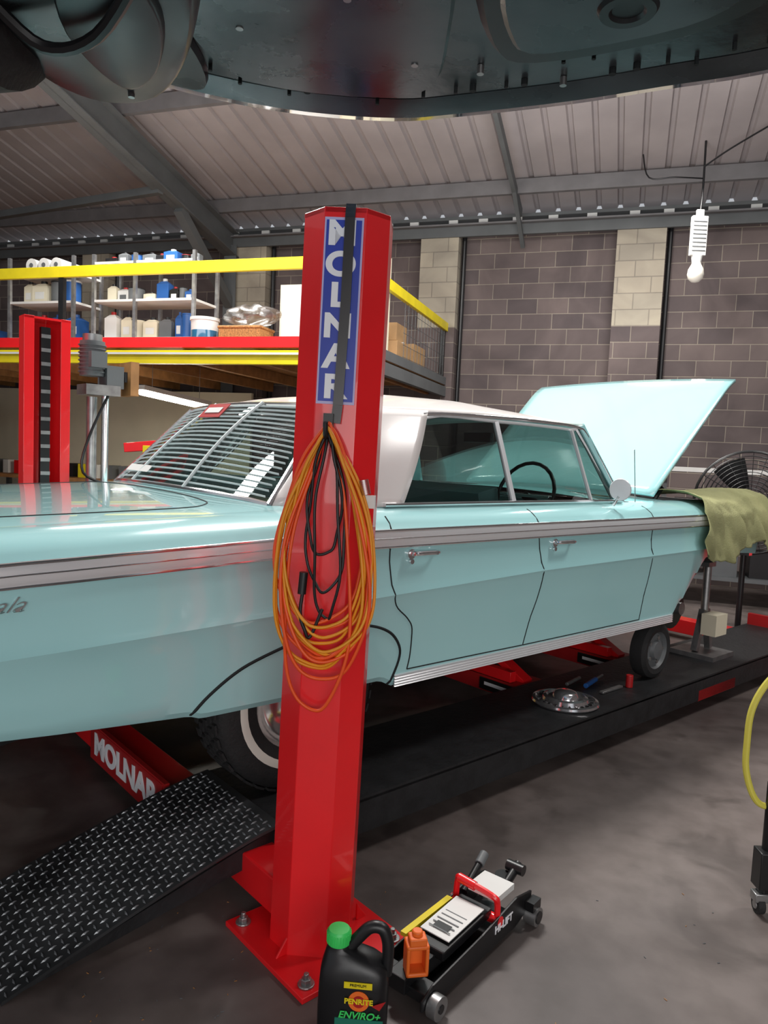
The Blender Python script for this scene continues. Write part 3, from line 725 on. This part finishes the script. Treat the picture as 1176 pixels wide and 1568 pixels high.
# ================================================================= trolley jack
JK=empty('trolley_jack',(.090,1.888,0),rad(51))
q=MB()
for y in(-.085,.085):
    q.prism([(0,y-.004,.03),(.08,y-.004,.022),(.5,y-.004,.022),(.60,y-.004,.05),(.60,y-.004,.10),(.5,y-.004,.12),(.3,y-.004,.095),(.05,y-.004,.08),(0,y-.004,.06)],(0,.008,0),black)
q.box((.3,0,.03),(.5,.165,.008),black); q.box((.15,0,.07),(.3,.06,.045),black); q.box((.05,0,.05),(.06,.165,.03),black)
q.build('frame',JK,bevel=.003,smooth=0)
q=MB(); q.beam((.14,0,.095),(.40,0,.106),.115,.03,black,up=(0,0,1)); q.build('lift_arm',JK,bevel=.005,smooth=0)
q=MB(); q.box((.27,.0,.124),(.19,.10,.003),whp,Matrix.Rotation(rad(-2.3),3,'Y')); q.box((.25,.078,.107),(.24,.02,.012),yellow); q.box((.49,.0,.125),(.10,.11,.02),whp); 
for i in range(7): q.box((.20+i*.022,0,.1262),(.004,.075,.001),greyp,Matrix.Rotation(rad(-2.3),3,'Y'))
q.box((.215,.0,.1262),(.03,.05,.0012),black,Matrix.Rotation(rad(-2.3),3,'Y'))
q.build('label',JK,smooth=0)
q=MB(); q.tube([(.40,-.075,.09),(.40,-.075,.14),(.39,-.06,.165),(.39,.05,.175),(.40,.07,.16),(.40,.075,.10)],.010,red,smooth=5); q.cyl((.40,-.09,.09),(.40,.09,.09),.016,red); q.cyl((.39,-.0,.17),(.39,.06,.175),.014,red)
q.build('handle_yoke',JK)
q=MB(); q.cyl((.44,.07,.10),(.56,.08,.155),.012,black); q.cyl((.54,.078,.147),(.58,.083,.165),.016,greyp); q.cyl((.54,-.02,.11),(.63,-.02,.15),.014,black); q.cyl((.61,-.05,.145),(.61,.01,.145),.018,black)
q.cyl((.57,0,.10),(.57,0,.13),.03,black); q.build('handle_socket',JK)
q=MB()
for y in(-.105,.105):
    q.cyl((.045,y-.014,.032),(.045,y+.014,.032),.032,steel,seg=24); q.cyl((.045,y-.017,.032),(.045,y+.017,.032),.012,black)
    q.cyl((.585,y-.02,.03),(.585,y+.02,.03),.03,steel,seg=24); q.cyl((.585,y-.023,.03),(.585,y+.023,.03),.02,black); q.box((.58,y,.07),(.05,.03,.03),black)
q.cyl((.045,-.11,.032),(.045,.11,.032),.008,steel); q.build('wheels',JK)
text('jack_lettering','HI-LIFT',.034,wht,JK,(.42,-.0902,.075),(1,0,0),(0,0,1),off=.001,ext=.0008)
q=MB(); q.box((0,0,.006),(.062,.05,.012),orgp); q.box((0,0,.082),(.062,.05,.012),orgp)
for a in(-.026,.026):
    q.box((a,.0,.04),(.01,.05,.08),orgp)
q.box((0,.02,.04),(.055,.008,.07),orgp); q.box((0,-.005,.097),(.048,.038,.022),orgp); q.cyl((.0,0,.1),(.0,0,.12),.015,orgp)
q.build('orange_dispenser',None,(.142,1.903,.094),rad(10),bevel=.004)
# ================================================================= coolant jug
JG=empty('coolant_jug',(-.022,1.775,0),rad(-4))
secs=[(0,.078,.045,0),(.006,.088,.052,0),(.10,.089,.053,0),(.17,.087,.053,0),(.205,.084,.05,0),(.228,.07,.042,-.008),(.243,.048,.032,-.026),(.252,.03,.026,-.04),(.262,.026,.026,-.043),(.268,.0255,.0255,-.043)]
q=MB(); N=40; vs=[];fs=[]
for z,a,b_,cx in secs:
    ex=.5 if z<.22 else .8 if z<.25 else 1.
    for i in range(N):
        t=2*math.pi*i/N; c_,s_=math.cos(t),math.sin(t)
        vs.append((cx+a*math.copysign(abs(c_)**ex,c_),b_*math.copysign(abs(s_)**ex,s_),z))
for j in range(len(secs)-1):
    for i in range(N): k=(i+1)%N; fs.append((j*N+i,j*N+k,(j+1)*N+k,(j+1)*N+i))
fs.append(tuple(range(N))[::-1]); fs.append(tuple(range((len(secs)-1)*N,len(secs)*N)))
q.add(vs,fs,black); 
q.tube([(-.02,0,.24),(.005,0,.272),(.035,0,.303),(.065,0,.303),(.08,0,.275),(.083,0,.235),(.08,0,.185)],.0155,black,smooth=5,seg=12)
q.build('body',JG,smooth=45)
q=MB(); q.lathe([(.029,.258),(.030,.262),(.030,.288),(.026,.294),(0,.295)],(-.043,0,0),(0,0,1),green,32)
for i in range(24):
    a=i*math.pi/12; q.box((-.043+.030*math.cos(a),.030*math.sin(a),.274),(.003,.003,.026),green,Matrix.Rotation(a,3,'Z'))
q.build('cap',JG)
q=MB(); q.box((.015,-.0535,.185),(.07,.002,.016),yellow); q.lathe([(0,0),(.026,.0),(.026,.002),(0,.0025)],(.018,-.0535,.145),(0,-1,0),orgp); q.lathe([(0,0),(.015,.0),(.015,.0015),(0,.0015)],(.018,-.056,.145),(0,-1,0),redd)
q.box((.02,-.0535,.06),(.12,.002,.075),M('label_teal',(30,110,90),.4)); q.prism([(.05,-.0545,.135),(.085,-.0545,.15),(.07,-.0545,.125)],(0,.001,0),redd); q.build('label',JG)
text('label_brand','PENRITE',.019,yellow,JG,(.018,-.058,.146),(1,0,0),(0,0,1),off=.0006,ext=.0005)
text('label_type','ENVIRO+',.025,green,JG,(.02,-.056,.108),(1,0,0),(0,0,1),shear=.25,off=.0006,ext=.0005)
text('label_small','PREMIUM',.010,black,JG,(.015,-.0556,.186),(1,0,0),(0,0,1),ext=.0005)
# ================================================================= waste oil drainer
OD=empty('waste_oil_drainer',(1.515,2.46,0))
q=MB(); q.cyl((0,0,.08),(0,0,.95),.035,black); q.box((0,0,.12),(.12,.12,.24),black)
for a in(200,320,80):
    c_,s_=math.cos(rad(a)),math.sin(rad(a)); q.beam((0,0,.09),(.2*c_,.2*s_,.07),.035,.04,black); 
    q.cyl((.2*c_-.012,.2*s_,.03),(.2*c_+.012,.2*s_,.03),.03,rubber,seg=24); q.cyl((.2*c_-.016,.2*s_,.03),(.2*c_+.016,.2*s_,.03),.014,steel); q.box((.2*c_,.2*s_,.06),(.045,.04,.03),steel)
q.cyl((-.16,-.05,.1),(-.16,-.05,.45),.022,black); q.beam((-.15,-.05,.42),(0,0,.42),.03,.03,black); q.box((-.17,-.055,.15),(.06,.06,.13),black)
q.build('stand',OD,bevel=.003)
q=MB(); q.lathe([(.035,.86),(.1,.92),(.11,.95),(.105,.955),(.09,.93),(.03,.88)],(0,0,0),(0,0,1),black); q.build('drain_bowl',OD)
q=MB(); q.tube([(-.08,-.03,.86),(-.17,-.03,.82),(-.22,-.03,.76),(-.25,-.03,.68),(-.255,-.03,.58),(-.25,-.03,.48),(-.22,-.04,.39),(-.17,-.04,.36),(-.08,-.04,.38)],.011,hose,smooth=6,seg=10); q.build('hose',OD)
# ================================================================= fan
FN=empty('pedestal_fan',(3.13,6.35,0),rad(-22))
q=MB(); zc0=1.20
for i in range(12):
    rr=.06+.034*i; y=-.10+.05*(rr/.40)**2
    q.tube([(rr*math.cos(a),y,zc0+rr*math.sin(a)) for a in [k*math.pi/20 for k in range(40)]],.003,black,cyc=True,seg=5)
    q.tube([(rr*math.cos(a),.10-.05*(rr/.4)**2,zc0+rr*math.sin(a)) for a in [k*math.pi/20 for k in range(40)]],.003,black,cyc=True,seg=5)
for k in range(24):
    a=k*math.pi/12; q.tube([(rr*math.cos(a),-.10+.05*(rr/.40)**2,zc0+rr*math.sin(a)) for rr in(.05,.2,.3,.43)],.003,black,seg=5)
q.tube([(.44*math.cos(a),0,zc0+.44*math.sin(a)) for a in [k*math.pi/20 for k in range(40)]],.012,black,cyc=True)
q.lathe([(.06,0),(.06,.005),(0,.008)],(0,-.105,zc0),(0,-1,0),redd)
q.build('cage',FN)
q=MB()
for k in range(3):
    a0=k*2*math.pi/3
    q.grid(lambda u,v:((.06+.33*u)*math.cos(a0+(v-.5)*(.9-.2*u)),-.02+.05*(v-.5),zc0+(.06+.33*u)*math.sin(a0+(v-.5)*(.9-.2*u))),6,6,black)
q.cyl((0,-.05,zc0),(0,.22,zc0),.07,black); q.build('blades',FN)
q=MB(); q.cyl((0,.12,.03),(0,.12,zc0),.025,black); q.lathe([(0,.05),(.1,.05),(.28,.02),(.3,0)],(0,.12,0),(0,0,1),black); q.build('stand',FN)
# ================================================================= hanging lamp
HL=empty('hanging_lamp',(3.29,8.3,0))
q=MB(); q.box((0,0,3.99),(.17,.06,.42),whp)
for i in range(8): q.box((0,-.035,3.83+i*.044),(.15,.012,.012),greyp)
q.cyl((0,0,3.68),(0,0,3.78),.045,whp,r2=.06); q.box((0,0,4.23),(.08,.04,.08),whp)
q.build('ballast',HL,bevel=.008)
q=MB(); q.lathe([(.045,.15),(.05,.11),(.08,.055),(.088,0),(.075,-.045),(.042,-.078),(0,-.088)],(0,0,3.58),(0,0,1),M('bulb_frost',(232,226,214),.3,emis=.1)); q.build('bulb',HL)
q=MB(); q.tube([(0,0,4.25),(.01,0,4.5),(0,0,5.12)],.012,black,smooth=4); q.tube([(0,0,4.72),(.2,-.2,4.85),(.6,-.6,5.05),(1.2,-1.1,5.35),(1.5,-1.4,5.55)],.009,black,smooth=5); q.tube([(0,0,4.6),(-.3,.0,4.6),(-.55,.1,4.62),(-.6,.2,4.9)],.008,black,smooth=5)
q.build('cord',HL)
# ================================================================= background items right
q=MB()
q.box((5.2,-1.2,.9),(3.4,.7,.06),greyp); 
for k in(3.7,6.7):
    for y in(-1.5,-.9): q.box((k,y,.44),(.06,.06,.88),beamgrey)
q.box((5.2,-.95,1.45),(3.2,.3,.05),whp); q.box((5.2,-1.2,.3),(3.2,.6,.04),greyp)
for k in(3.7,6.7): q.box((k,-.9,1.18),(.05,.05,.56),beamgrey)
for i in range(11): k=3.9+i*.27; q.box((k,-1.2,.93+.12),(random.uniform(.1,.2),.25,random.uniform(.15,.26)),random.choice([redd,bluep,greyp,black,whp]))
for i in range(7): k=3.9+i*.42; q.box((k,-1.2,.32+.14),(.3,.4,.28),random.choice([black,greyp,card,black]))
q.build('workbench',None,BO,BA)
q=MB(); q.box((0,0,.03),(.3,.3,.03),steel); q.beam((-.1,0,.05),(-.02,0,.32),.04,.04,steel); q.beam((.1,0,.05),(.02,0,.32),.04,.04,steel); q.cyl((0,0,.28),(0,0,.62),.025,steel); q.box((0,0,.63),(.1,.06,.03),steel); q.box((-.02,-.08,.24),(.16,.1,.14),cream)
q.build('axle_stand',None,L2W(3.42,-.80,DZ-.015+.0),ANG)
q=MB(); q.box((0,0,.75),(.1,.1,1.4),yellow); q.beam((-.25,0,1.42),(.45,0,1.5),.09,.09,red); q.box((0,0,.05),(.9,.1,.08),yellow); q.box((.0,.4,.05),(.1,.9,.08),yellow); q.cyl((.1,0,.9),(.32,0,1.42),.03,red); q.cyl((.2,-.07,1.5),(.2,.07,1.5),.05,red)
q.build('engine_crane',None,(-2.3,7.2,0),rad(-10),bevel=.005)
q=MB()
for i in range(90):
    x=random.uniform(-.9,1.2); y=random.uniform(1.55,2.6); 
    if random.random()<.5: x=random.uniform(-.75,-.35)
    a=random.uniform(0,3); l=random.uniform(.003,.010)
    q.box((x,y,.0012),(l,.002,.0015),wood if i%2 else greyp,Matrix.Rotation(a,3,'Z'))
q.build('floor_debris',None,smooth=0)
# ================================================================= raised car overhead
RC=empty('raised_car',(0,0,0))
out=[(-.86,-2.9),(-.88,-1.5),(-.88,0),(-.86,.9),(-.78,1.30),(-.68,1.52),(-.55,1.66),(-.40,1.74),(-.22,1.79),(-.02,1.80),(.12,1.765),(.36,1.68),(.53,1.60),(.70,1.52),(.92,1.36),(1.06,1.14),(1.14,.8),(1.14,0),(1.12,-1.5),(1.08,-2.9)]
O=[(v.x,v.y) for v in catmull([(a,b_,0) for a,b_ in out],4)]
cx0,cy0=.12,0.
def ring(z,k,dy=0): return [(cx0+(x-cx0)*k,cy0+(y-cy0)*(k+dy),z) for x,y in O]
rings=[ring(2.262,.93,.0),ring(2.254,.95,0),ring(2.250,.965,0),ring(2.262,.990,0),ring(2.295,.998,0),ring(2.36,1.003,0),ring(2.45,1.01,.0),ring(2.6,1.02,-.01),ring(2.85,1.0,-.04),ring(3.1,.96,-.2)]
q=MB(); n=len(O)
for mt,a,b_ in((tray,0,2),(navy,2,9)):
    vs=[v for rg in rings[a:b_+1] for v in rg]; fs=[]
    for j in range(b_-a):
        for i in range(n): k=(i+1)%n; fs.append((j*n+i,j*n+k,(j+1)*n+k,(j+1)*n+i))
    q.add(vs,fs,mt)
q.add(ring(3.1,.96,-.2),[tuple(range(n))],navy)
q.build('body_shell',RC,smooth=50)
q=MB(); q.add(ring(2.263,.935,0),[tuple(range(n))],tray)
def slab(poly,z0,z1,mat,k=.93):
    pp=[(v.x,v.y) for v in catmull([(a,b_,0) for a,b_ in poly],4,True)]
    c=V((sum(a for a,_ in pp)/len(pp),sum(b_ for _,b_ in pp)/len(pp)))
    A=[(a,b_,z1) for a,b_ in pp]; B=[(c.x+(a-c.x)*k,c.y+(b_-c.y)*k,z0) for a,b_ in pp]
    m_=len(pp); q.add(A+B,[(i,(i+1)%m_,m_+(i+1)%m_,m_+i) for i in range(m_)]+[tuple(range(m_,2*m_))],mat)
slab([(.10,1.18),(.15,1.42),(.24,1.48),(.50,1.36),(.60,1.22),(.56,1.02),(.18,1.0)],2.243,2.262,trayd)
slab([(.14,1.2),(.18,1.38),(.25,1.43),(.48,1.32),(.55,1.20),(.52,1.06),(.2,1.05)],2.236,2.246,tray)
slab([(-.40,1.2),(-.38,1.52),(-.25,1.63),(.03,1.63),(.08,1.42),(.04,1.05),(-.2,.95)],2.248,2.262,tray,.97)
slab([(-.60,1.45),(-.52,1.6),(-.42,1.64),(-.40,1.5),(-.44,1.38)],2.246,2.262,trayd,.95)
slab([(.62,1.0),(.68,1.27),(.9,1.12),(.95,.7),(.6,.7)],2.25,2.262,tray,.97)
q.lathe([(.05,0),(.045,-.008),(.03,-.008),(.025,-.003),(0,-.003)],(.36,1.27,2.237),(0,0,1),trayd)
for i in range(26):
    a=-.45+1.25*i/25+random.uniform(-.01,.01); b_=interp([(-.5,1.55),(-.2,1.67),(0,1.68),(.4,1.54),(.8,1.32)],a)-random.choice([0,.03,.10]); q.cyl((a,b_,2.2505),(a,b_,2.268),random.choice([.004,.007]),seam,seg=10)
for a,b_ in((-.3,1.4),(-.1,1.3),(.02,1.5),(-.2,1.15),(.02,1.15),(.15,1.52),(.32,1.55)): q.cyl((a,b_,2.246),(a,b_,2.262),.007,steel,seg=12)
q.build('undertray',RC,smooth=30)
q=MB()
def lump(poly,z0,mat,z1=2.28,k=.75,nz=6):
    pp=[(v.x,v.y) for v in catmull([(a,b_,0) for a,b_ in poly],5,True)]
    cx_=sum(a for a,_ in pp)/len(pp); cy_=sum(b_ for _,b_ in pp)/len(pp); vs=[];fs=[];m_=len(pp)
    for j in range(nz+1):
        a=j/nz*math.pi/2; kk=k+(1-k)*math.cos(a); z=z1+(z0-z1)*math.sin(a)
        vs+=[(cx_+(x-cx_)*kk,cy_+(y-cy_)*kk,z) for x,y in pp]
    for j in range(nz):
        for i in range(m_): l=(i+1)%m_; fs.append((j*m_+i,j*m_+l,(j+1)*m_+l,(j+1)*m_+i))
    fs.append(tuple(range(nz*m_,(nz+1)*m_))); q.add(vs,fs,mat)
lump([(-.66,1.40),(-.58,1.50),(-.46,1.47),(-.35,1.30),(-.28,1.05),(-.30,.75),(-.5,.7),(-.60,.9),(-.66,1.2)],2.135,trayd,k=.88)
lump([(-.50,1.38),(-.42,1.32),(-.36,1.15),(-.38,1.0),(-.46,1.0),(-.53,1.2)],2.118,trayd,z1=2.155,k=.9)
for a,b_ in((-.5,1.42),(-.38,1.2)): q.cyl((a,b_,2.128),(a,b_,2.15),.006,steel,seg=10)
q.tube([(-.62,1.15,2.14),(-.56,1.2,2.10),(-.46,1.16,2.10),(-.34,1.02,2.13)],.010,black,smooth=5)
q.build('arch_liner',RC,smooth=40)
q=MB()
for wx,wy in((-.73,1.15),(1.02,.75),(-.76,-1.7),(1.02,-1.8)):
    q.lathe([(.2,-.1),(.28,-.11),(.32,-.09),(.33,0),(.32,.09),(.28,.11),(.2,.1),(0,.08)],(wx,wy,2.36),(-1 if wx<0 else 1,0,0),rubber,40)
q.build('road_wheels',RC)
q=MB()
for x in(-1.5,1.75):
    q.box((x,-1.2,1.9),(.3,.3,3.8),redd); s_=1 if x<0 else -1
    for y in(-.5,-1.9): q.beam((x,-1.2,2.12),(x+s_*.9,y,2.16),.12,.1,redd); q.cyl((x+s_*.85,y,2.16),(x+s_*.85,y,2.255),.06,black)
q.build('hoist_columns',RC,bevel=.005)
# ================================================================= LIGHTS
def area(name,loc,size,sy,power,col=(1,.975,.94),target=None,rotz=0):
    l=bpy.data.lights.new(name,'AREA'); l.shape='RECTANGLE'; l.size=size; l.size_y=sy; l.energy=power; l.color=col
    o=bpy.data.objects.new(name,l); S.collection.objects.link(o); o.location=loc
    if target is not None:
        d=V(target)-V(loc); o.rotation_euler=d.to_track_quat('-Z','Y').to_euler()
    else: o.rotation_euler=(0,0,rotz)
    return o
area('ceiling_light_car',(-.1,4.9,5.0),1.2,.3,270)
area('ceiling_light_left',(-3.6,4.2,4.9),1.4,.4,130)
area('ceiling_light_right',(3.6,3.6,5.1),1.4,.4,110)
area('ceiling_light_back',(2.6,7.8,4.5),1.4,.3,75)
area('ceiling_light_mezz',(-2.6,7.6,4.6),1.4,.3,100)
area('doorway_light',(1.0,-3.2,2.4),5,3,240,(1,.98,.96),target=(0,4,1.2))
area('roof_fill_up',(1.2,5.8,2.9),3,2,90,(1,.96,.94),target=(1.0,7.2,6))  # added uplight to brighten the roof sheeting, no actual lamp here
area('roof_fill_mezz',(-2.6,6.2,3.0),2,1.5,42,(1,.94,.91),target=(-2.6,7.5,6))  # added upward fill for the roof near the mezzanine, no actual lamp
area('under_mezz_fill',(-2.6,8.6,1.9),1.2,.15,70,(1,.95,.84))  # fill added beside the tube to brighten the space under the mezzanine
w=bpy.data.worlds.new('world'); S.world=w; w.use_nodes=True; w.node_tree.nodes['Background'].inputs[0].default_value=(.9,.94,1,1); w.node_tree.nodes['Background'].inputs[1].default_value=.5
